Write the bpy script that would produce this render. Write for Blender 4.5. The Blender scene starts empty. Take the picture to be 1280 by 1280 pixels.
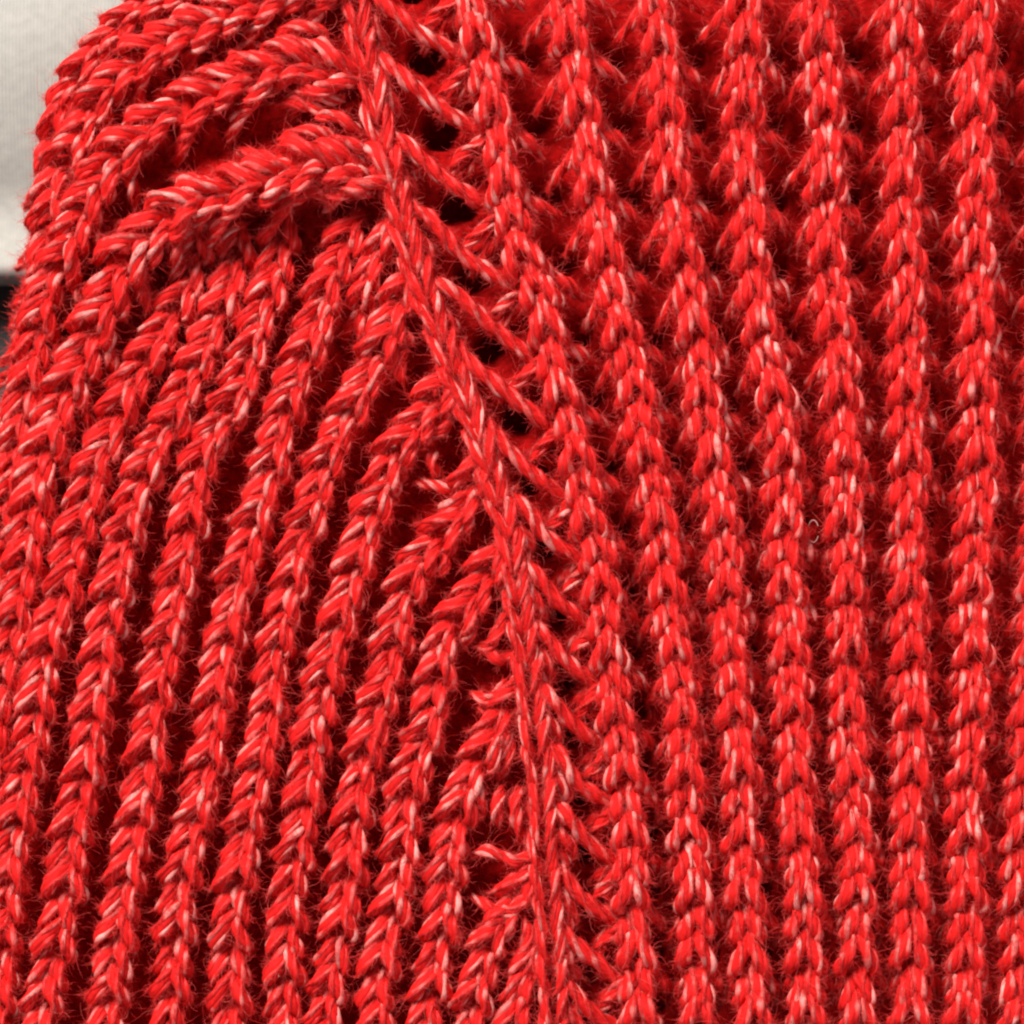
import bpy, math, random
import numpy as np
from mathutils import Vector

rng = np.random.default_rng(7)
random.seed(7)
U = 0.00008                     # metres for one unit of the layout plan (0.08 mm)
SC = bpy.context.scene
COL = SC.collection

# ------------------------------------------------------------------ camera
cam_data = bpy.data.cameras.new('camera')
cam = bpy.data.objects.new('camera', cam_data)
COL.objects.link(cam)
DIST = 0.30
cam.location = (0, 0, DIST)
cam.rotation_euler = (0, 0, 0)
cam_data.sensor_fit = 'HORIZONTAL'
cam_data.angle = 2 * math.atan(640 * U / (DIST - 6 * U))
cam_data.clip_start = 0.01
cam_data.clip_end = 10
cam_data.dof.use_dof = True
cam_data.dof.focus_distance = DIST - 6 * U
cam_data.dof.aperture_fstop = 13
SC.camera = cam

# ------------------------------------------------------------------ world and lamps
world = bpy.data.worlds.new('World')
SC.world = world
world.use_nodes = True
bg = world.node_tree.nodes['Background']
bg.inputs['Color'].default_value = (1.0, 0.97, 0.95, 1)
bg.inputs['Strength'].default_value = 0.165


def area_lamp(name, loc, target, size, power, color):
    ld = bpy.data.lights.new(name, 'AREA')
    ld.shape = 'SQUARE'
    ld.size = size
    ld.energy = power
    ld.color = color
    lo = bpy.data.objects.new(name, ld)
    COL.objects.link(lo)
    lo.location = loc
    d = Vector(target) - Vector(loc)
    lo.rotation_euler = d.to_track_quat('-Z', 'Y').to_euler()
    return lo


area_lamp('window_light', (-0.38, 0.55, 0.62), (0, 0, 0), 0.33, 18.0, (1.0, 0.96, 0.92))
area_lamp('room_fill', (0.55, -0.45, 0.55), (0, 0, 0), 0.50, 2.2, (0.92, 0.93, 1.0))

SC.view_settings.view_transform = 'Standard'
SC.view_settings.look = 'None'
SC.view_settings.exposure = 0.0
SC.view_settings.gamma = 1.0
SC.view_settings.use_curve_mapping = False
SC.cycles.max_bounces = 6
SC.cycles.diffuse_bounces = 4
SC.cycles.filter_width = 2.3


# ------------------------------------------------------------------ materials
def new_mat(name):
    m = bpy.data.materials.new(name)
    m.use_nodes = True
    nt = m.node_tree
    b = nt.nodes['Principled BSDF']
    return m, nt, b


def yarn_material(name, red, pale, pale_lo, pale_hi, rough=0.42, spec=0.5):
    m, nt, b = new_mat(name)
    N, L = nt.nodes, nt.links
    uv = N.new('ShaderNodeUVMap'); uv.uv_map = 'UVMap'
    # fine fibres that run along the ply with a slight slant
    mp = N.new('ShaderNodeMapping'); mp.inputs['Scale'].default_value = (0.45, 5.0, 1.0)
    mp.inputs['Rotation'].default_value = (0, 0, 0.10)
    L.new(uv.outputs['UV'], mp.inputs['Vector'])
    nf = N.new('ShaderNodeTexNoise'); nf.inputs['Scale'].default_value = 1.6
    nf.inputs['Detail'].default_value = 5.0; nf.inputs['Roughness'].default_value = 0.65
    L.new(mp.outputs['Vector'], nf.inputs['Vector'])
    # pale melange flecks, also pink glints painted into the colour, a ply's length at a time
    mp2 = N.new('ShaderNodeMapping'); mp2.inputs['Scale'].default_value = (0.28, 0.28, 1.0)
    L.new(uv.outputs['UV'], mp2.inputs['Vector'])
    np_ = N.new('ShaderNodeTexNoise'); np_.inputs['Scale'].default_value = 1.0
    np_.inputs['Detail'].default_value = 2.0
    L.new(mp2.outputs['Vector'], np_.inputs['Vector'])
    add = N.new('ShaderNodeMath'); add.operation = 'MULTIPLY_ADD'
    L.new(nf.outputs['Fac'], add.inputs[0]); add.inputs[1].default_value = 0.18
    L.new(np_.outputs['Fac'], add.inputs[2])
    r2 = N.new('ShaderNodeMapRange'); r2.interpolation_type = 'SMOOTHSTEP'
    r2.inputs['From Min'].default_value = pale_lo; r2.inputs['From Max'].default_value = pale_hi
    L.new(add.outputs[0], r2.inputs['Value'])
    # red varies from fibre to fibre
    cr = N.new('ShaderNodeValToRGB')
    cr.color_ramp.elements[0].position = 0.28
    cr.color_ramp.elements[0].color = (red[0] * 0.48, red[1] * 0.4, red[2] * 0.4, 1)
    cr.color_ramp.elements[1].position = 0.72
    cr.color_ramp.elements[1].color = (min(red[0] * 1.18, 0.9), red[1] * 2.2, red[2] * 2.2, 1)
    L.new(nf.outputs['Fac'], cr.inputs['Fac'])
    mx = N.new('ShaderNodeMix'); mx.data_type = 'RGBA'
    L.new(r2.outputs['Result'], mx.inputs['Factor'])
    L.new(cr.outputs['Color'], mx.inputs['A'])
    mx.inputs['B'].default_value = (*pale, 1)
    L.new(mx.outputs['Result'], b.inputs['Base Color'])
    bp = N.new('ShaderNodeBump'); bp.inputs['Strength'].default_value = 0.8
    bp.inputs['Distance'].default_value = 2.4 * U
    L.new(nf.outputs['Fac'], bp.inputs['Height'])
    L.new(bp.outputs['Normal'], b.inputs['Normal'])
    b.inputs['Roughness'].default_value = rough
    b.inputs['Specular IOR Level'].default_value = spec
    b.inputs['Sheen Weight'].default_value = 0.0
    b.inputs['Sheen Roughness'].default_value = 0.4
    b.inputs['Sheen Tint'].default_value = (1.0, 0.35, 0.33, 1)
    return m


RED = (0.77, 0.0080, 0.0075)
M_YARN = yarn_material('red_melange_yarn', RED, (0.87, 0.34, 0.30), 0.565, 0.83, rough=0.47, spec=0.34)


M_CORE = yarn_material('red_yarn_core', RED, (0.80, 0.02, 0.016), 0.7, 0.9, rough=0.75, spec=0.12)


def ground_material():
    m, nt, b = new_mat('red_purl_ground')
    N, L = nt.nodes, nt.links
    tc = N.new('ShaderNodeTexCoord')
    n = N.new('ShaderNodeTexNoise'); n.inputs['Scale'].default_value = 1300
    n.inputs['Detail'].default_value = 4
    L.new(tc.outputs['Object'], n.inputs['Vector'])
    cr = N.new('ShaderNodeValToRGB')  # same fabric as the yarn, with the valley shade put into a darker red
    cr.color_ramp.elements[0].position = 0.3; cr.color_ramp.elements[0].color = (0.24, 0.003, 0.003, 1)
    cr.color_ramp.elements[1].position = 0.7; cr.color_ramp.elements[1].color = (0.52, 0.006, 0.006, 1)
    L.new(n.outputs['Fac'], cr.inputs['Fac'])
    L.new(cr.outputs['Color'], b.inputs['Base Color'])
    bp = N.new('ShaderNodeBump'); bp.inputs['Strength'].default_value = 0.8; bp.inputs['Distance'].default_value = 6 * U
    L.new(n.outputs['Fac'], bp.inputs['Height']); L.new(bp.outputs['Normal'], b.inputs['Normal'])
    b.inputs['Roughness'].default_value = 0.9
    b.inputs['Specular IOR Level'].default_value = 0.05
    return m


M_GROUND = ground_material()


def fuzz_material():
    m, nt, b = new_mat('red_fuzz')
    N, L = nt.nodes, nt.links
    hi = N.new('ShaderNodeHairInfo')
    cr = N.new('ShaderNodeValToRGB')
    cr.color_ramp.elements[0].color = (0.60, 0.012, 0.012, 1)
    cr.color_ramp.elements[1].color = (0.74, 0.09, 0.07, 1)
    cr.color_ramp.elements[1].position = 1.0
    e = cr.color_ramp.elements.new(0.72); e.color = (0.66, 0.020, 0.018, 1)
    L.new(hi.outputs['Random'], cr.inputs['Fac'])
    L.new(cr.outputs['Color'], b.inputs['Base Color'])
    b.inputs['Roughness'].default_value = 0.5
    return m


M_FUZZ = fuzz_material()


def cloth_material(name, lo, hi, lines, pitch):
    m, nt, b = new_mat(name)
    N, L = nt.nodes, nt.links
    tc = N.new('ShaderNodeTexCoord')
    n = N.new('ShaderNodeTexNoise'); n.inputs['Scale'].default_value = 900; n.inputs['Detail'].default_value = 5
    L.new(tc.outputs['Object'], n.inputs['Vector'])
    w = N.new('ShaderNodeTexWave'); w.wave_type = 'BANDS'; w.bands_direction = 'X'
    w.inputs['Scale'].default_value = (2 * math.pi / (pitch * U)) / 20.0
    w.inputs['Distortion'].default_value = 0.6; w.inputs['Detail'].default_value = 1
    L.new(tc.outputs['Object'], w.inputs['Vector'])
    ad = N.new('ShaderNodeMath'); ad.operation = 'MULTIPLY_ADD'
    L.new(w.outputs['Fac'], ad.inputs[0]); ad.inputs[1].default_value = lines
    L.new(n.outputs['Fac'], ad.inputs[2])
    cr = N.new('ShaderNodeValToRGB')
    cr.color_ramp.elements[0].position = 0.25; cr.color_ramp.elements[0].color = (*lo, 1)
    cr.color_ramp.elements[1].position = 1.0; cr.color_ramp.elements[1].color = (*hi, 1)
    L.new(ad.outputs[0], cr.inputs['Fac'])
    L.new(cr.outputs['Color'], b.inputs['Base Color'])
    bp = N.new('ShaderNodeBump'); bp.inputs['Strength'].default_value = 0.35; bp.inputs['Distance'].default_value = 2.5 * U
    L.new(ad.outputs[0], bp.inputs['Height']); L.new(bp.outputs['Normal'], b.inputs['Normal'])
    b.inputs['Roughness'].default_value = 0.85
    b.inputs['Specular IOR Level'].default_value = 0.2
    return m


M_WHITE = cloth_material('white_jersey', (0.31, 0.30, 0.275), (0.42, 0.405, 0.365), 0.35, 4.6)
M_DARK = cloth_material('dark_cloth', (0.030, 0.027, 0.026), (0.085, 0.078, 0.074), 0.25, 6.0)


# ------------------------------------------------------------------ helpers
def W(p):
    """plan (x to the right, y down, z up) -> metres"""
    p = np.asarray(p, float)
    q = np.empty_like(p)
    q[..., 0] = (p[..., 0] - 640) * U
    q[..., 1] = (640 - p[..., 1]) * U
    q[..., 2] = p[..., 2] * U
    return q


def empty(name, loc=(0, 0, 0), parent=None):
    o = bpy.data.objects.new(name, None)
    o.empty_display_size = 0.002
    COL.objects.link(o)
    o.location = loc
    o.parent = parent
    return o


def spline(pts, n_per=8):
    """Catmull-Rom through the control points"""
    P = np.asarray(pts, float)
    P = np.vstack([2 * P[0] - P[1], P, 2 * P[-1] - P[-2]])
    out = []
    for i in range(1, len(P) - 2):
        t = np.linspace(0, 1, n_per, endpoint=False)[:, None]
        a, b, c, d = P[i - 1], P[i], P[i + 1], P[i + 2]
        out.append(0.5 * (2 * b + (c - a) * t + (2 * a - 5 * b + 4 * c - d) * t ** 2 + (3 * b - 3 * c + d - a) * t ** 3))
    out.append(P[-2][None])
    return np.vstack(out)


def resample(path, n):
    d = np.r_[0, np.cumsum(np.linalg.norm(np.diff(path, axis=0), axis=1))]
    s = np.linspace(0, d[-1], n)
    return np.stack([np.interp(s, d, path[:, k]) for k in range(path.shape[1])], 1), d[-1]


FUZZ_P, FUZZ_D = [], []          # roots and outward directions for loose fibres


class Mesh:
    def __init__(self):
        self.v, self.f, self.uv, self.mi, self.n = [], [], [], [], 0

    def tube(self, path, rad, sides=6, mi=0):
        """round tube along path (n,3) with radius array; uv = (length, turn)"""
        n = len(path)
        T = np.gradient(path, axis=0)
        T /= np.linalg.norm(T, axis=1)[:, None] + 1e-9
        up = np.tile(np.array([0.13, 0.21, 1.0]), (n, 1))
        B = np.cross(T, up); B /= np.linalg.norm(B, axis=1)[:, None] + 1e-9
        Nn = np.cross(B, T)
        a = np.arange(sides) * 2 * math.pi / sides
        ring = path[:, None] + rad[:, None, None] * (np.cos(a)[None, :, None] * B[:, None] + np.sin(a)[None, :, None] * Nn[:, None])
        verts = ring.reshape(-1, 3)
        i = np.arange(n - 1)[:, None]; j = np.arange(sides)[None]
        j2 = (j + 1) % sides
        f = np.stack([i * sides + j, i * sides + j2, (i + 1) * sides + j2, (i + 1) * sides + j], -1).reshape(-1, 4)
        d = np.r_[0, np.cumsum(np.linalg.norm(np.diff(path, axis=0), axis=1))] / 10.0
        u0, v0 = rng.uniform(0, 400), rng.uniform(0, 60)
        uvu = u0 + d
        uv = np.stack([
            np.stack([np.broadcast_to(uvu[i], i.shape + (0,)[:0]) + 0 * j, v0 + (j / sides) + 0 * i], -1),
            np.stack([uvu[i] + 0 * j, v0 + ((j + 1) / sides) + 0 * i], -1),
            np.stack([uvu[i + 1] + 0 * j, v0 + ((j + 1) / sides) + 0 * i], -1),
            np.stack([uvu[i + 1] + 0 * j, v0 + (j / sides) + 0 * i], -1)], 2).reshape(-1, 2)
        self.v.append(verts); self.f.append(f + self.n); self.uv.append(uv); self.mi.append(np.full(len(f), mi, np.int32))
        self.n += len(verts)
        return B, Nn

    def yarn(self, ctrl, R, plies=3, pitch=62.0, hand=1.0, n=None, fuzz=1.0, taper=0.55, phase=None, core=0.86):
        """plied yarn along control points in plan units"""
        path = spline(ctrl, 8)
        L = np.linalg.norm(np.diff(path, axis=0), axis=1).sum()
        if n is None:
            n = max(7, int(L / 4.6))
        path, L = resample(path, n)
        T = np.gradient(path, axis=0)
        T /= np.linalg.norm(T, axis=1)[:, None] + 1e-9
        up = np.tile(np.array([0.02, 0.03, 1.0]), (n, 1))
        B = np.cross(T, up); B /= np.linalg.norm(B, axis=1)[:, None] + 1e-9
        Nn = np.cross(B, T)
        s = np.linspace(0, L, n)
        ph0 = rng.uniform(0, 2 * math.pi) if phase is None else phase
        env = taper + (1 - taper) * np.clip(np.minimum(s, L - s) / (0.22 * L), 0, 1)
        wob = 1 + 0.07 * np.sin(s / 13.0 + rng.uniform(0, 6.3))
        if plies == 3:
            rp, rh = 0.42 * R, 0.72 * R
        elif plies == 4:
            rp, rh = 0.44 * R, 0.62 * R
        else:
            rp, rh = 0.46 * R, 0.64 * R
        if core:
            self.tube(path - np.array([0, 0, 0.8]), core * R * env * wob, 8, 1)
        for k in range(plies):
            a = ph0 + 2 * math.pi * k / plies + hand * 2 * math.pi * s / pitch
            off = rh * env * wob
            c = path + off[:, None] * (np.cos(a)[:, None] * B + np.sin(a)[:, None] * Nn)
            rad = rp * env * (1 + 0.10 * rng.standard_normal()) * (0.66 + 0.46 * np.sin(s * math.pi / rng.uniform(27, 38) + rng.uniform(0, 6.3)) ** 2)
            self.tube(c, rad)
            m = rng.poisson(L * 1.15 * fuzz)
            q = rng.integers(0, n, m)
            d = np.cos(a[q])[:, None] * B[q] + np.sin(a[q])[:, None] * Nn[q]
            ok = d[:, 2] > -0.35
            q, d = q[ok], d[ok]
            if len(q):
                FUZZ_P.append(c[q] + d * (rad[q] * 0.8)[:, None] + T[q] * rng.uniform(-2.5, 2.5, len(q))[:, None])
                FUZZ_D.append(d * 0.45 + T[q] * rng.normal(0, 1.15, len(q))[:, None] + rng.normal(0, 0.35, (len(q), 3)))

    def build(self, name, mat, parent=None, origin=None):
        v = np.vstack(self.v); f = np.vstack(self.f).astype(np.int32); uv = np.vstack(self.uv)
        org = W(np.array(origin)) if origin is not None else np.zeros(3)
        vw = W(v) - org
        me = bpy.data.meshes.new(name)
        me.vertices.add(len(vw)); me.vertices.foreach_set('co', vw.astype(np.float32).ravel())
        me.loops.add(f.size); me.loops.foreach_set('vertex_index', f.ravel())
        me.polygons.add(len(f))
        me.polygons.foreach_set('loop_start', np.arange(0, f.size, 4, dtype=np.int32))
        me.polygons.foreach_set('use_smooth', np.ones(len(f), bool))
        ul = me.uv_layers.new(name='UVMap')
        ul.data.foreach_set('uv', uv.astype(np.float32).ravel())
        me.update(calc_edges=True)
        me.materials.append(mat)
        me.materials.append(M_CORE)
        me.polygons.foreach_set('material_index', np.concatenate(self.mi))
        o = bpy.data.objects.new(name, me)
        COL.objects.link(o)
        o.parent = parent
        base = Vector((0, 0, 0))
        q = parent
        while q is not None:
            base += q.location; q = q.parent
        o.location = Vector(org) - base
        return o


class Rib:
    """centre line of a column of stitches: arc length -> point and frame"""
    def __init__(self, pts, w=26.0, w_end=None):
        pts = [(p[0], p[1], p[2] if len(p) > 2 else 0.0) for p in pts]
        self.path, self.L = resample(spline(pts, 12), 400)
        # slight hand-made waver
        k = np.linspace(0, self.L, 400)
        self.path[:, 0] += 1.6 * np.sin(k / 47 + rng.uniform(0, 6.3))
        self.s = np.linspace(0, self.L, 400)
        self.T = np.gradient(self.path, axis=0)
        self.T /= np.linalg.norm(self.T, axis=1)[:, None]
        self.w0, self.w1 = w, (w if w_end is None else w_end)

    def at(self, s):
        s = float(np.clip(s, 0, self.L)) if False else s
        i = np.clip(s, 0, self.L)
        p = np.array([np.interp(i, self.s, self.path[:, k]) for k in range(3)])
        t = np.array([np.interp(i, self.s, self.T[:, k]) for k in range(3)])
        t /= np.linalg.norm(t)
        if s < 0: p = p + t * s
        if s > self.L: p = p + t * (s - self.L)
        e = np.array([t[1], -t[0], 0.0]); e /= np.linalg.norm(e)
        return p, t, e

    def w(self, s):
        return self.w0 + (self.w1 - self.w0) * min(max(s / self.L, 0), 1)

    def pt(self, s, n, z):
        p, t, e = self.at(s)
        return p + e * n + np.array([0, 0, z])

    def s_at_y(self, y):
        return float(np.interp(y, self.path[:, 1], self.s))


def leg(rib, s0, p, w, N, S, Z, jit=1.0):
    out = []
    jn, js, jz = rng.normal(0, 1.1 * jit), rng.normal(0, 1.6 * jit), rng.normal(0, 1.4 * jit)
    for n, s, z in zip(N, S, Z):
        out.append(rib.pt(s0 + s * p + js, n * w + jn + rng.normal(0, 0.5), z + jz))
    return out


def make_stitch(rib, parent, s0, p, R, gl, gr, tails=True, hand=1.0, hand_r=None, pitch_l=None, jit=1.0):
    """one fisherman's-rib stitch: the wide arch, the narrow arch under it, and the strands that run into the valleys"""
    w = rib.w(s0)
    m = Mesh()
    zs = min(w / 20.0, 1.25)
    pitch = rng.normal(84, 8)
    hr = hand if hand_r is None else hand_r
    pl = pitch if pitch_l is None else pitch_l
    wa, wb = w * 1.05, w * 0.90
    # wide arch
    m.yarn(leg(rib, s0, p, wa, [0.12, -0.10, -0.52, -0.88, -0.94], [-0.42, -0.05, 0.42, 0.84, 1.18], [-15, 4 * zs, 13 * zs, 6, -18], jit), R, pitch=pl, hand=hand)
    Nr, Sr, Zr = [-0.12, 0.10, 0.48, 0.84, 0.98 if tails and gr > 1.25 * w else 0.90], [-0.42, -0.05, 0.42, 0.84, 1.18], [-15, 4 * zs, 12 * zs, 6, -10 if tails else -18]
    if tails and gr > 1.25 * w:
        Nr += [1.0 + 0.50 * (gr / w - 1.0), gr / w]
        Sr += [1.55, 1.95]
        Zr += [-18, -38]
    m.yarn(leg(rib, s0, p, wa, Nr, Sr, Zr, jit), R, pitch=pitch, hand=hr)
    # narrow arch
    s1 = s0 + p
    m.yarn(leg(rib, s1, p, wb, [0.05, -0.26, -0.58, -0.90, -0.92], [-0.40, 0.0, 0.48, 0.90, 1.24], [-20, -7, 6 * zs, 4, -18], jit), R * 0.98, pitch=pl, hand=hand)
    m.yarn(leg(rib, s1, p, wb, [-0.05, 0.14, 0.46, 0.80, 0.86], [-0.40, 0.0, 0.46, 0.90, 1.24], [-20, -5, 7 * zs, 4, -18], jit), R * 0.98, pitch=pitch, hand=hr)
    # strand from the valley up to the left flank
    if tails and gl > 1.2 * w:
        m.yarn(leg(rib, s0, p, w, [-0.55, -0.95, -1.0 - 0.55 * (gl / w - 1), -gl / w * 1.02], [-0.75, -0.42, 0.05, 0.42], [-18, -24, -40, -58]), R * 0.72, pitch=pitch, hand=hand)
    o = m.build('stitch', M_YARN, parent, origin=rib.at(s0)[0])
    return o


def rib_core(rib, name, parent, p, R, s_from, s_to):
    """the yarn that runs to and fro behind the arches: one mesh, the body of the rib"""
    m = Mesh()
    n = max(3, int((s_to - s_from) / (p * 0.5)))
    pts = []
    for i in range(n + 1):
        s = s_from + (s_to - s_from) * i / n
        pts.append(rib.pt(s, (0.5 if i % 2 else -0.5) * rib.w(s), -13))
    path = spline(pts, 6)
    path, L = resample(path, max(12, int(L_of(path) / 7)))
    m.tube(path, np.full(len(path), R * 1.15), 6, 1)
    return m.build(name, M_YARN, parent, origin=rib.at(s_from)[0])


def L_of(path):
    return np.linalg.norm(np.diff(path, axis=0), axis=1).sum()


# ------------------------------------------------------------------ the garment
garment = empty('knitted_sweater', (0, 0, 0))
garment['label'] = 'red melange sweater in chunky ribbed knit with a slanting decrease line'
garment['category'] = 'sweater'

# --- body panel: upright ribs, rows level with each other
BODY = [
    [(583, -70), (590, 0), (596, 30), (612, 112), (625, 200), (643, 280), (665, 345), (675, 375), (690, 445), (704, 495), (717, 545), (727, 602), (740, 665), (752, 727), (760, 790), (767, 852), (775, 927), (781, 985), (788, 1060), (792, 1135), (795, 1210), (796, 1272), (797, 1350)],
    [(700, -70), (707, 0), (714, 60), (727, 125), (735, 175), (745, 235), (757, 312), (762, 350), (775, 392), (786, 435), (795, 480), (801, 520), (808, 565), (816, 607), (826, 660), (834, 720), (840, 780), (850, 865), (853, 935), (859, 1005), (865, 1085), (869, 1147), (871, 1210), (873, 1275), (875, 1350)],
    [(812, -70), (820, 0), (826, 45), (830, 95), (836, 150), (842, 205), (848, 260), (855, 320), (860, 365), (870, 410), (878, 460), (884, 510), (890, 560), (897, 615), (903, 665), (909, 725), (913, 785), (917, 850), (922, 930), (927, 1000), (931, 1070), (934, 1140), (937, 1200), (938, 1275), (940, 1350)],
    [(924, -70), (930, 0), (932, 60), (931, 120), (930, 175), (935, 230), (940, 290), (945, 340), (951, 400), (958, 440), (968, 480), (975, 520), (981, 570), (982, 630), (983, 700), (986, 770), (989, 840), (993, 910), (998, 980), (1001, 1050), (1004, 1115), (1007, 1185), (1009, 1240), (1012, 1290), (1014, 1350)],
    [(1018, -70), (1022, 0), (1028, 60), (1032, 130), (1034, 190), (1035, 250), (1038, 312), (1042, 370), (1047, 420), (1051, 490), (1055, 550), (1059, 610), (1059, 690), (1060, 770), (1060, 850), (1063, 920), (1067, 990), (1071, 1060), (1072, 1130), (1073, 1200), (1076, 1270), (1079, 1350)],
    [(1126, -70), (1128, 0), (1129, 90), (1129, 180), (1128, 250), (1131, 320), (1135, 400), (1137, 480), (1138, 560), (1137, 650), (1138, 740), (1140, 820), (1139, 900), (1138, 980), (1139, 1060), (1140, 1130), (1139, 1200), (1141, 1270), (1142, 1350)],
    [(1222, -70), (1222, 0), (1223, 90), (1223, 180), (1219, 260), (1222, 340), (1224, 420), (1224, 500), (1223, 590), (1220, 680), (1218, 760), (1217, 840), (1214, 920), (1210, 1000), (1210, 1080), (1209, 1160), (1208, 1230), (1207, 1290), (1206, 1350)],
    [(1322, -70), (1320, 0), (1317, 120), (1314, 240), (1312, 360), (1309, 480), (1305, 600), (1300, 720), (1294, 820), (1287, 920), (1281, 1010), (1277, 1100), (1273, 1180), (1270, 1270), (1268, 1350)],
]
NOTCH = [-30, 60, 148, 240, 329, 418, 501, 582, 663, 745, 824, 900, 977, 1054, 1130, 1206, 1281]
SEAM = [(432, -60, 7.7), (443, 0, 7.7), (453, 67, 7.7), (468, 125, 7.2), (478, 170, 6.6), (489, 212, 6.6), (502, 275, 5.5), (522, 345, 5), (541, 395, 4.4), (556, 432, 3.9),
        (584, 507, 3.3), (608, 580, 2.8), (635, 670, 2.2), (648, 745, 1.7), (658, 820, 1.7), (665, 900, 1.7), (676, 980, 1.7), (681, 1060, 1.7), (686, 1160, 1.7), (691, 1260, 1.7), (695, 1350, 1.7)]
body_ribs = [Rib(p, 20.0, 19.3) for p in BODY]
seam_rib = Rib(SEAM, 16)
ALL_RIBS = []


def x_at(rib, y):
    return float(np.interp(y, rib.path[:, 1], rib.path[:, 0]))


for bi, rib in enumerate(body_ribs):
    o = rib_core(rib, 'rib', garment, 42, 9, 0, rib.L)
    ALL_RIBS.append(rib)
    for k, yn in enumerate(NOTCH):
        P = (NOTCH[k + 1] - yn) if k + 1 < len(NOTCH) else 75
        p = P / 2.0
        s0 = rib.s_at_y(yn + rng.normal(0, 1.5) + 0.02 * (bi - 4)) - 0.85 * p
        y0 = yn
        gr = 0.5 * (x_at(body_ribs[bi + 1], y0) - x_at(rib, y0)) if bi < 7 else 45
        gl = 0.5 * (x_at(rib, y0) - x_at(body_ribs[bi - 1], y0)) if bi > 0 else 0.50 * (x_at(rib, y0) - x_at(seam_rib, y0))
        make_stitch(rib, o, s0, p, 9.7, gl, gr, hand=-1.0, hand_r=1.0, pitch_l=100, jit=1.6)

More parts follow.
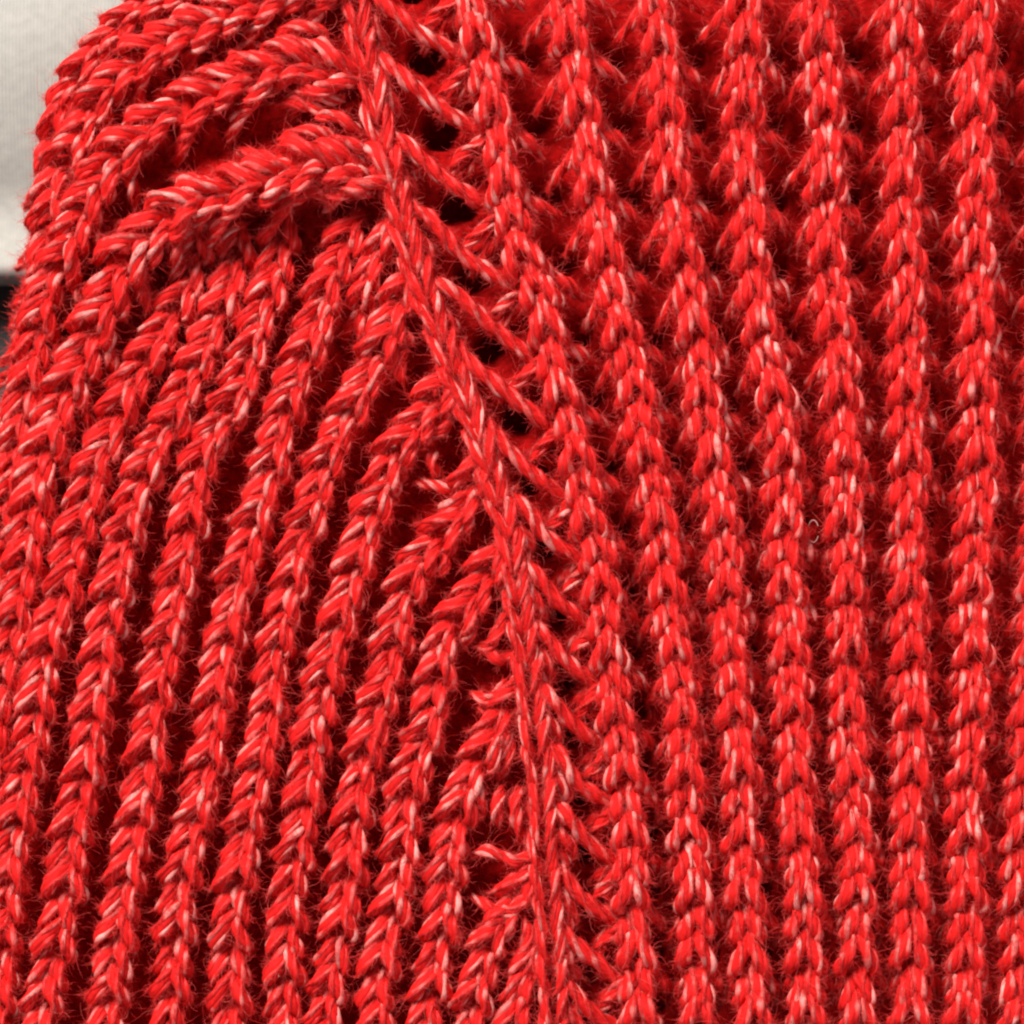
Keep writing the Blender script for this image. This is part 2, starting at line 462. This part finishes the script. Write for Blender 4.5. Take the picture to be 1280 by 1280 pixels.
# --- shoulder-side panel: ribs that fan out from the decrease line, the fold at the top
SIDE = [
    # points (x, y, z), first width, last width
    ([(470, 222, 8.4), (425, 206, 19.2), (372, 212, 26.4), (322, 230, 30), (270, 246, 30), (218, 266, 27.6), (182, 300, 22.8), (150, 338, 16.8), (136, 374, 12), (113, 415, 6), (98, 447, 3), (82, 482, 0), (68, 520, -3), (56, 557, -5), (46, 595, -6), (38, 632, -8), (32, 668, -9), (24, 715, -10), (16, 755, -12), (8, 805, -14), (-2, 860, -16), (-14, 930, -18)], 31.6, 20.9),
    ([(246, 292, -34), (232, 345, -22), (217, 382, -14), (197, 420, -8), (177, 447, -5), (161, 482, -3), (150, 510, -2), (136, 545, 0), (118, 582, 0), (107, 620, 0), (95, 655, 0), (82, 712, 0), (73, 755, 0), (60, 797, 0), (52, 840, 0), (45, 880, -1), (36, 927, -2), (27, 972, -3), (17, 1040, -4), (9, 1110, -6), (1, 1180, -7), (-9, 1260, -8), (-16, 1330, -8)], 21.9, 23.3),
    ([(294, 292, -38), (286, 345, -24), (272, 395, -12), (254, 435, -8), (232, 475, -4), (216, 515), (197, 550), (182, 582), (168, 618), (160, 652), (153, 684), (145, 718), (137, 752), (130, 792), (124, 832), (119, 867), (114, 904), (108, 945), (101, 990), (87, 1050), (75, 1135), (62, 1210), (53, 1267), (45, 1330)], 21.9, 23.3),
    ([(350, 284, -38), (342, 335, -22), (330, 385, -10), (314, 428, -5), (300, 470), (284, 507), (266, 540), (252, 573), (241, 615), (236, 650), (231, 682), (225, 713), (218, 742), (212, 772), (204, 805), (197, 845), (192, 890), (187, 930), (181, 975), (170, 1026), (156, 1097), (147, 1167), (140, 1222), (135, 1275), (131, 1330)], 21.0, 23.3),
    ([(440, 280, -30), (422, 316, -18), (406, 357, -8), (391, 410, 0), (375, 457), (358, 507), (345, 557), (331, 605), (311, 665), (301, 705), (291, 752), (283, 793), (277, 828), (270, 865), (265, 902), (259, 940), (252, 980), (238, 1040), (226, 1105), (220, 1160), (214, 1222), (208, 1275), (204, 1330)], 21.9, 22.3),
    ([(506, 358, -10), (491, 390, -3), (474, 432, 0), (451, 482), (431, 525), (415, 560), (401, 598), (383, 652), (371, 684), (364, 715), (357, 747), (350, 780), (345, 815), (339, 862), (330, 920), (317, 980), (303, 1042), (295, 1110), (290, 1172), (287, 1222), (285, 1267), (283, 1330)], 21.0, 22.3),
    ([(556, 482, -8), (539, 505, -2), (517, 536), (492, 569), (477, 607), (462, 642), (451, 672), (440, 710), (431, 745), (424, 777), (415, 810), (406, 845), (399, 879), (392, 915), (386, 950), (381, 985), (370, 1060), (362, 1135), (357, 1197), (353, 1260), (350, 1330)], 21.9, 22.3),
    ([(594, 588, -9), (576, 638, -2), (547, 673), (521, 706), (506, 740), (495, 780), (486, 817), (478, 852), (469, 882), (461, 915), (455, 945), (450, 975), (440, 1035), (430, 1110), (420, 1172), (410, 1247), (400, 1330)], 21.9, 22.3),
    ([(622, 695, -9), (602, 728, -3), (577, 763), (557, 790), (547, 820), (543, 852), (538, 890), (530, 922), (521, 952), (512, 980), (502, 1047), (492, 1122), (480, 1185), (472, 1260), (465, 1330)], 22.9, 22.3),
    ([(640, 868, -10), (617, 912, -3), (596, 950), (577, 1000), (564, 1060), (555, 1122), (545, 1185), (535, 1260), (527, 1330)], 21.9, 22.3),
    ([(648, 1112, -12), (624, 1158, -4), (608, 1192), (597, 1235), (588, 1275), (580, 1330)], 20.2, 21.4),
    ([(662, 1200, -12), (650, 1245, -6), (640, 1290, -4), (634, 1340, -4)], 15.9, 17.9),
    ([(480, 288, -14), (464, 326, -10), (450, 358, -16), (444, 392, -30)], 15.9, 14.3),
    ([(432, 88, 10.8), (388, 82, 19.2), (346, 84, 20.4), (310, 99, 20.4), (270, 115, 20.4), (235, 132, 20.4), (208, 148, 19.2), (175, 172, 16.8), (147, 194, 13.2), (125, 225, 9.6), (106, 255, 6), (89, 287, 2.4), (70, 327, -4), (54, 365, -10), (45, 402, -16), (36, 450, -20), (25, 505, -24), (14, 560, -26), (2, 620, -28), (-10, 690, -30)], 30.7, 17.7),
    ([(425, -26, 13.2), (345, -2, 16.8), (287, 20, 16.8), (237, 41, 16.8), (205, 59, 15.6), (166, 82, 12), (136, 105, 7.2), (117, 129, 2.4), (101, 154, -4), (86, 185, -12), (71, 216, -20), (60, 252, -26), (53, 292, -32), (46, 335, -36), (39, 385, -40), (31, 432, -44), (22, 490, -46), (12, 550, -48), (1, 620, -50)], 26.0, 15.8),
    ([(231, -18, -6), (177, 4, -12), (137, 34, -18), (103, 72, -26), (77, 111, -34), (63, 150, -42), (55, 190, -48), (49, 230, -54), (45, 275, -58), (42, 312, -62), (37, 360, -66), (32, 410, -70), (27, 460, -72), (20, 520, -74), (11, 600, -76)], 16.6, 13.4),
]
for si, (pts, wa, wb) in enumerate(SIDE):
    rib = Rib(pts, wa, wb)
    ALL_RIBS.append(rib)
    o = rib_core(rib, 'rib', garment, 40, 8.5, 0, rib.L)
    s = -6 - rng.uniform(0, 14)
    while s < rib.L - 20:
        x, y = rib.at(s)[0][:2]
        wide = rib.w(s) / 22.0
        p = 37.0 if wide < 1.2 else 41.0
        p *= 1 + 0.06 * (1 - y / 1280)
        if si in (13, 14) and s < 220:
            p *= 1.1
        if x > -45 and -60 < y < 1320:
            make_stitch(rib, o, s, p, 9.1 if wide < 1.08 else 10.2, rib.w(s) + 22, rib.w(s) + 22, tails=(si in (0, 13, 14)), pitch_l=rng.normal(150, 12), jit=2.0 if (si in (0, 13, 14) and y < 330) else 1.25)
        s += 2 * p + rng.normal(0, 2.0)

# --- decrease line: a chain of V stitches that lies proud between both panels
chain = empty('decrease_line', W(np.array(seam_rib.at(0)[0])), garment)
back = Rib(SEAM[::-1], 16, 17)
s = 0.0
while s < back.L:
    y = back.at(s)[0][1]
    p = 37.5 + 13 * min(max((900 - y) / 700, 0), 1)
    op = min(max((y - 640) / 350, 0), 1)      # lower down the two sides of the chain run apart
    rr = 1 - 0.12 * op
    m = Mesh()
    # walking up: +n is the left side in the picture
    m.yarn(leg(back, s, p, 14.5, [0.35 * op, 0.22 + 0.35 * op, 0.62 + 0.2 * op, 0.98, 1.0], [-0.35, 0.05, 0.55, 1.02, 1.3], [-8, 5, 9, 4, -8], 0.7), 7.0 * rr, pitch=150)
    m.yarn(leg(back, s, p, 14.5, [-0.35 * op, -0.30 - 0.3 * op, -0.66 - 0.15 * op, -0.92, -0.8 - 0.1 * op], [-0.35, 0.05, 0.55, 1.0, 1.3], [-8, 6, 10, 5, -8], 0.7), 7.8 * rr, pitch=150)
    m.build('stitch', M_YARN, chain, origin=back.at(s)[0])
    s += p

# --- open strands between the decrease line and the first rib
r1 = body_ribs[0]
LADDER = [-95, -5, 80, 178, 272, 360, 455, 545, 632, 713, 793, 868, 945, 1020, 1097, 1168, 1237, 1306]
for ys in LADDER:
    xs = x_at(seam_rib, ys)
    x1 = x_at(r1, ys + 60)
    gap = x1 - 20 - (xs + 12)
    dz = float(np.interp(ys, seam_rib.path[:, 1], seam_rib.path[:, 2]))
    dy = min(gap * 0.80, 82)
    j = rng.normal(0, 2.5, (6, 3)) * (1, 1, 0.5)
    m = Mesh()
    ctrl = np.array([(xs + 6, ys - 30, dz - 12), (xs + 14, ys - 12, dz - 1), (xs + 16 + gap * 0.16, ys + 6, dz + 3), (xs + 14 + gap * 0.52, ys + 4 + dy * 0.50, dz - 7), (x1 - 17, ys + dy, -24), (x1 - 4, ys + dy + 14, -36)]) + j
    m.yarn(ctrl, 9.6, pitch=96, core=0.88)
    # half stitch beside the chain, and the strand that comes back from the first rib
    m.yarn(np.array([(xs + 12, ys + 10, dz - 13), (xs + 21, ys + 26, dz - 2), (xs + 31, ys + 44, dz - 8), (xs + 38, ys + 60, dz - 26)]) + j[:4], 8.4, pitch=90)
    m.yarn(np.array([(xs + 14, ys + 40, dz - 16), (xs + 22, ys + 54, dz - 6), (xs + 30, ys + 68, dz - 16)]) + j[:3], 7.4, pitch=90)
    xr = x_at(r1, ys + 8)
    g2 = min(max(gap * 0.42, 22), 46)
    m.yarn(np.array([(xr - 12, ys - 16, -8), (xr - 22, ys - 2, -12), (xr - 14 - g2 * 0.6, ys + 14, -20), (xr - 14 - g2, ys + 32, -34)]) + j[:4] * 0.6, 8.0, pitch=90)
    m.build('ladder_strand', M_YARN, garment, origin=(xs, ys, 0))

# --- slack loops left where ribs end at the decrease line
LOOPS = [
    [(346, 48, 8), (362, 38, 20), (388, 36, 20), (410, 44, 6)],
    [(338, 64, 10), (358, 55, 22), (382, 58, 22), (404, 68, 8)],
    [(352, 96, 8), (374, 100, 20), (398, 96, 18), (420, 100, 4)],
    [(360, 116, 4), (384, 114, 16), (406, 124, 14), (430, 124, 0)],
    [(344, 132, 0), (368, 128, 8), (392, 136, 8), (416, 140, -4)],
    [(396, 148, 8), (416, 146, 20), (436, 156, 18), (452, 166, 4)],
    [(350, 176, 12), (372, 168, 26), (398, 166, 26), (420, 176, 12)],
    [(402, 182, 12), (424, 178, 24), (446, 184, 18), (462, 190, 4)],
    [(366, 226, 12), (390, 220, 26), (418, 230, 22), (444, 226, 8)],
    [(392, 244, 4), (418, 246, 16), (444, 240, 14), (464, 244, 0)],
    [(352, 244, 10), (370, 250, 22), (392, 240, 22), (412, 246, 8)],
    [(588, 1072, -14), (612, 1064, 0), (640, 1076, 4), (664, 1070, -4), (672, 1060, -14)],
    [(665, 1078, -6), (652, 1096, 0), (636, 1112, -6), (628, 1126, -20)],
    [(590, 1122, -16), (610, 1134, -4), (634, 1140, 2), (654, 1126, -2), (662, 1110, -14)],
    [(584, 760, -8), (589, 775, 4), (588, 792, 2), (578, 806, -12)],
    [(630, 768, -12), (624, 788, -2), (610, 806, -4), (592, 808, -14)],
    [(596, 800, -20), (612, 818, -8), (628, 826, -8), (640, 816, -18)],
    [(588, 868, -16), (606, 874, -2), (622, 868, 0), (632, 852, -14)],
    [(598, 886, -22), (616, 890, -10), (632, 884, -18)],
    [(622, 880, -10), (626, 905, 2), (624, 930, 0), (616, 952, -14)],
    [(632, 905, -12), (637, 930, -2), (632, 955, -4), (622, 975, -16)],
    [(590, 968, -8), (594, 985, 4), (600, 1002, 0), (606, 1020, -14)],
    [(628, 985, -12), (622, 1003, -1), (620, 1020, -4), (624, 1036, -16)],
    [(648, 985, -12), (644, 1008, -4), (648, 1035, -5), (655, 1056, -16)],
    [(516, 430, -12), (508, 420, -4), (497, 424, -4), (490, 434, -14)],
    [(503, 428, -14), (500, 446, -4), (499, 466, -8), (504, 480, -20)],
    [(562, 520, -12), (556, 534, -4), (544, 542, -5), (534, 546, -16)],
    [(540, 560, -20), (540, 580, -10), (546, 595, -20)],
    [(520, 600, -22), (540, 606, -14), (560, 612, -14), (576, 604, -20)],
    [(552, 690, -10), (556, 702, 0), (550, 714, -4), (540, 718, -14)],
    [(655, 1150, -12), (660, 1172, -4), (652, 1195, -6), (640, 1206, -16)],
    [(668, 1175, -12), (664, 1200, -5), (656, 1225, -6), (648, 1240, -16)],
]
for c in LOOPS:
    m = Mesh()
    m.yarn(c, 8.0, pitch=84)
    m.build('slack_loop', M_YARN, garment, origin=c[1])

# --- purl ground: the recessed fabric in the valleys between the ribs
EDGE = SIDE[-1][0]
ey = np.array([p[1] for p in EDGE]); ex = np.array([p[0] for p in EDGE])
allp = np.vstack([r.path[::6] for r in ALL_RIBS])
step = 6
gx = np.arange(-60, 1361, step); gy = np.arange(-160, 1361, step)
GX, GY = np.meshgrid(gx, gy)
Zg = np.zeros(GX.shape)
rx_ = np.interp(GY, r1.path[:, 1], r1.path[:, 0])
for r_ in range(GX.shape[0]):
    d2 = (GX[r_][:, None] - allp[None, :, 0]) ** 2 + (GY[r_][:, None] - allp[None, :, 1]) ** 2
    wgt = 1 / (d2 + 60) ** 1.6
    Zg[r_] = (wgt * allp[None, :, 2]).sum(1) / wgt.sum(1)
Zg -= np.where(GX > rx_ - 20, 92, np.where((GY < 330) & (GX < 470), 40, 52))
Zg += 3.5 * np.sin(GX / 9.0) * np.sin(GY / 13.0)
keep = np.ones(GX.shape, bool)
edge_x = np.interp(GY, ey, ex, left=260, right=-80)
keep &= GX > edge_x - 13
sx = np.interp(GY, seam_rib.path[:, 1], seam_rib.path[:, 0])
rx = np.interp(GY, r1.path[:, 1], r1.path[:, 0])
HOLES = [(516, -30, 26, 24), (531, 60, 27, 26), (548, 156, 28, 28), (570, 250, 28, 27), (592, 338, 27, 26), (614, 428, 27, 28), (648, 520, 25, 27), (668, 598, 22, 24),
         (688, 680, 20, 25), (702, 768, 21, 25), (714, 850, 21, 24), (724, 922, 20, 24), (731, 1000, 20, 23), (736, 1072, 20, 23), (740, 1142, 20, 22), (744, 1212, 20, 23), (747, 1285, 20, 22)]
for bi in range(7):
    for k, yn in enumerate(NOTCH):
        xa, xb = x_at(body_ribs[bi], yn), x_at(body_ribs[bi + 1], yn)
        g = xb - xa - 52
        HOLES.append(((xa + xb) / 2 - 2, yn - 2 + rng.normal(0, 3), max(6, g * 0.36), 17 + rng.normal(0, 2)))
for hx, hy, ha, hb in HOLES[17:]:
    Zg -= 55 * np.exp(-(((GX - hx) / (ha * 1.1)) ** 2 + ((GY - hy) / hb) ** 2))
for hx, hy, ha, hb in HOLES[:17]:
    Zg -= 85 * np.clip(1.2 - ((GX - hx) / (ha * 0.88)) ** 2 - ((GY - hy) / (hb * 0.88)) ** 2 + 0.25 * np.sin(GX / 7.0 + hy) * np.sin(GY / 8.0), 0, 1) ** 0.7
idx = -np.ones(GX.shape, int); idx[keep] = np.arange(keep.sum())
gv = W(np.stack([GX[keep], GY[keep], Zg[keep]], 1))
q = np.stack([idx[:-1, :-1], idx[1:, :-1], idx[1:, 1:], idx[:-1, 1:]], -1).reshape(-1, 4)
q = q[(q >= 0).all(1)]
me = bpy.data.meshes.new('purl_ground')
me.from_pydata(gv.tolist(), [], q.tolist()); me.update()
me.polygons.foreach_set('use_smooth', np.ones(len(q), bool))
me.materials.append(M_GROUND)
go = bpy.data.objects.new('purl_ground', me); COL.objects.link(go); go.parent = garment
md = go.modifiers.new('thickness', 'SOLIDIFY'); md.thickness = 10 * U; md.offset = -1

# --- loose fibres standing off the yarn
P = np.vstack(FUZZ_P); D = np.vstack(FUZZ_D)

D /= np.linalg.norm(D, axis=1)[:, None] + 1e-9
K = 5
n = len(P)
length = np.clip(rng.lognormal(2.25, 0.55, n), 4, 44)
curl = rng.normal(0, 0.38, (n, 3))
pts = np.zeros((n, K, 3)); pts[:, 0] = P
d = D.copy()
for k in range(1, K):
    pts[:, k] = pts[:, k - 1] + d * (length / (K - 1))[:, None]
    d = d + curl * 0.6 + rng.normal(0, 0.22, (n, 3))
    d /= np.linalg.norm(d, axis=1)[:, None]
hc = bpy.data.hair_curves.new('fuzz')
hc.add_curves([K] * n)
hc.points.foreach_set('position', W(pts.reshape(-1, 3)).astype(np.float32).ravel())
rad = np.tile(np.array([0.165, 0.16, 0.14, 0.11, 0.05]) * U, n) * np.repeat(rng.uniform(0.7, 1.25, n), K)
ra = hc.attributes.get('radius') or hc.attributes.new('radius', 'FLOAT', 'POINT')
ra.data.foreach_set('value', rad.astype(np.float32))
hc.materials.append(M_FUZZ)
fz = bpy.data.objects.new('fuzz', hc); COL.objects.link(fz); fz.parent = garment
fz['kind'] = 'stuff'


# ------------------------------------------------------------------ the cloths behind the sweater
def cloth(name, x0, x1, y0, y1, zfun, mat, stepc=12, label='', cat=''):
    xs = np.arange(x0, x1 + 1, stepc); ys = np.arange(y0, y1 + 1, stepc)
    X, Y = np.meshgrid(xs, ys)
    X = X.astype(float); Y = Y.astype(float)
    Z = zfun(X, Y)
    v = W(np.stack([X, Y, Z], -1).reshape(-1, 3))
    c0 = np.array([v[:, 0].mean(), v[:, 1].mean(), v[:, 2].min()])
    nx = len(xs)
    i = np.arange(len(ys) - 1)[:, None]; j = np.arange(nx - 1)[None]
    f = np.stack([i * nx + j, (i + 1) * nx + j, (i + 1) * nx + j + 1, i * nx + j + 1], -1).reshape(-1, 4)
    me = bpy.data.meshes.new(name)
    me.from_pydata((v - c0).tolist(), [], f.tolist()); me.update()
    me.polygons.foreach_set('use_smooth', np.ones(len(f), bool))
    me.materials.append(mat)
    o = bpy.data.objects.new(name, me); COL.objects.link(o)
    o.location = c0
    s = o.modifiers.new('thickness', 'SOLIDIFY'); s.thickness = 8 * U; s.offset = -1
    o['label'] = label; o['category'] = cat
    return o


def z_white(X, Y):
    z = -150 + 0.02 * X
    z += 26 * np.exp(-((Y - 40 + 0.25 * X) / 120) ** 2)
    z += 18 * np.exp(-((Y - 322) / 26) ** 2) - 16 * np.exp(-((Y - 240) / 50) ** 2)
    z -= 40 * np.clip((Y - 325) / 25, 0, 1) ** 2
    return z


def z_dark(X, Y):
    return -240 + 6 * np.sin(X / 70) * np.sin(Y / 90)


cloth('white_cloth', -160, 420, -160, 344, z_white, M_WHITE, 8,
      'pale grey-white finely lined jersey cloth behind the rounded red edge', 'cloth')
cloth('dark_cloth', -400, 1700, -400, 1700, z_dark, M_DARK, 25,
      'dark charcoal cloth showing as a sliver below the white cloth', 'cloth')

# ------------------------------------------------------------------ a curled stray fibre lying across a valley
ang = np.linspace(0.5, 2 * math.pi * 0.93, 16)
curl_pts = np.stack([1017 + 6.5 * np.cos(ang), 664 - 14 * np.sin(ang), 2 + 3 * np.cos(ang)], 1)
m = Mesh()
m.tube(curl_pts, np.full(16, 0.55), 5)
m_f, nt_f, b_f = new_mat('pale_fibre')
nz = nt_f.nodes.new('ShaderNodeTexNoise'); nz.inputs['Scale'].default_value = 900
rp_ = nt_f.nodes.new('ShaderNodeValToRGB')
rp_.color_ramp.elements[0].color = (0.42, 0.16, 0.14, 1); rp_.color_ramp.elements[1].color = (0.62, 0.36, 0.32, 1)
nt_f.links.new(nz.outputs['Fac'], rp_.inputs['Fac']); nt_f.links.new(rp_.outputs['Color'], b_f.inputs['Base Color'])
m.build('curled_fibre', m_f, garment, origin=(1017, 661, 0))
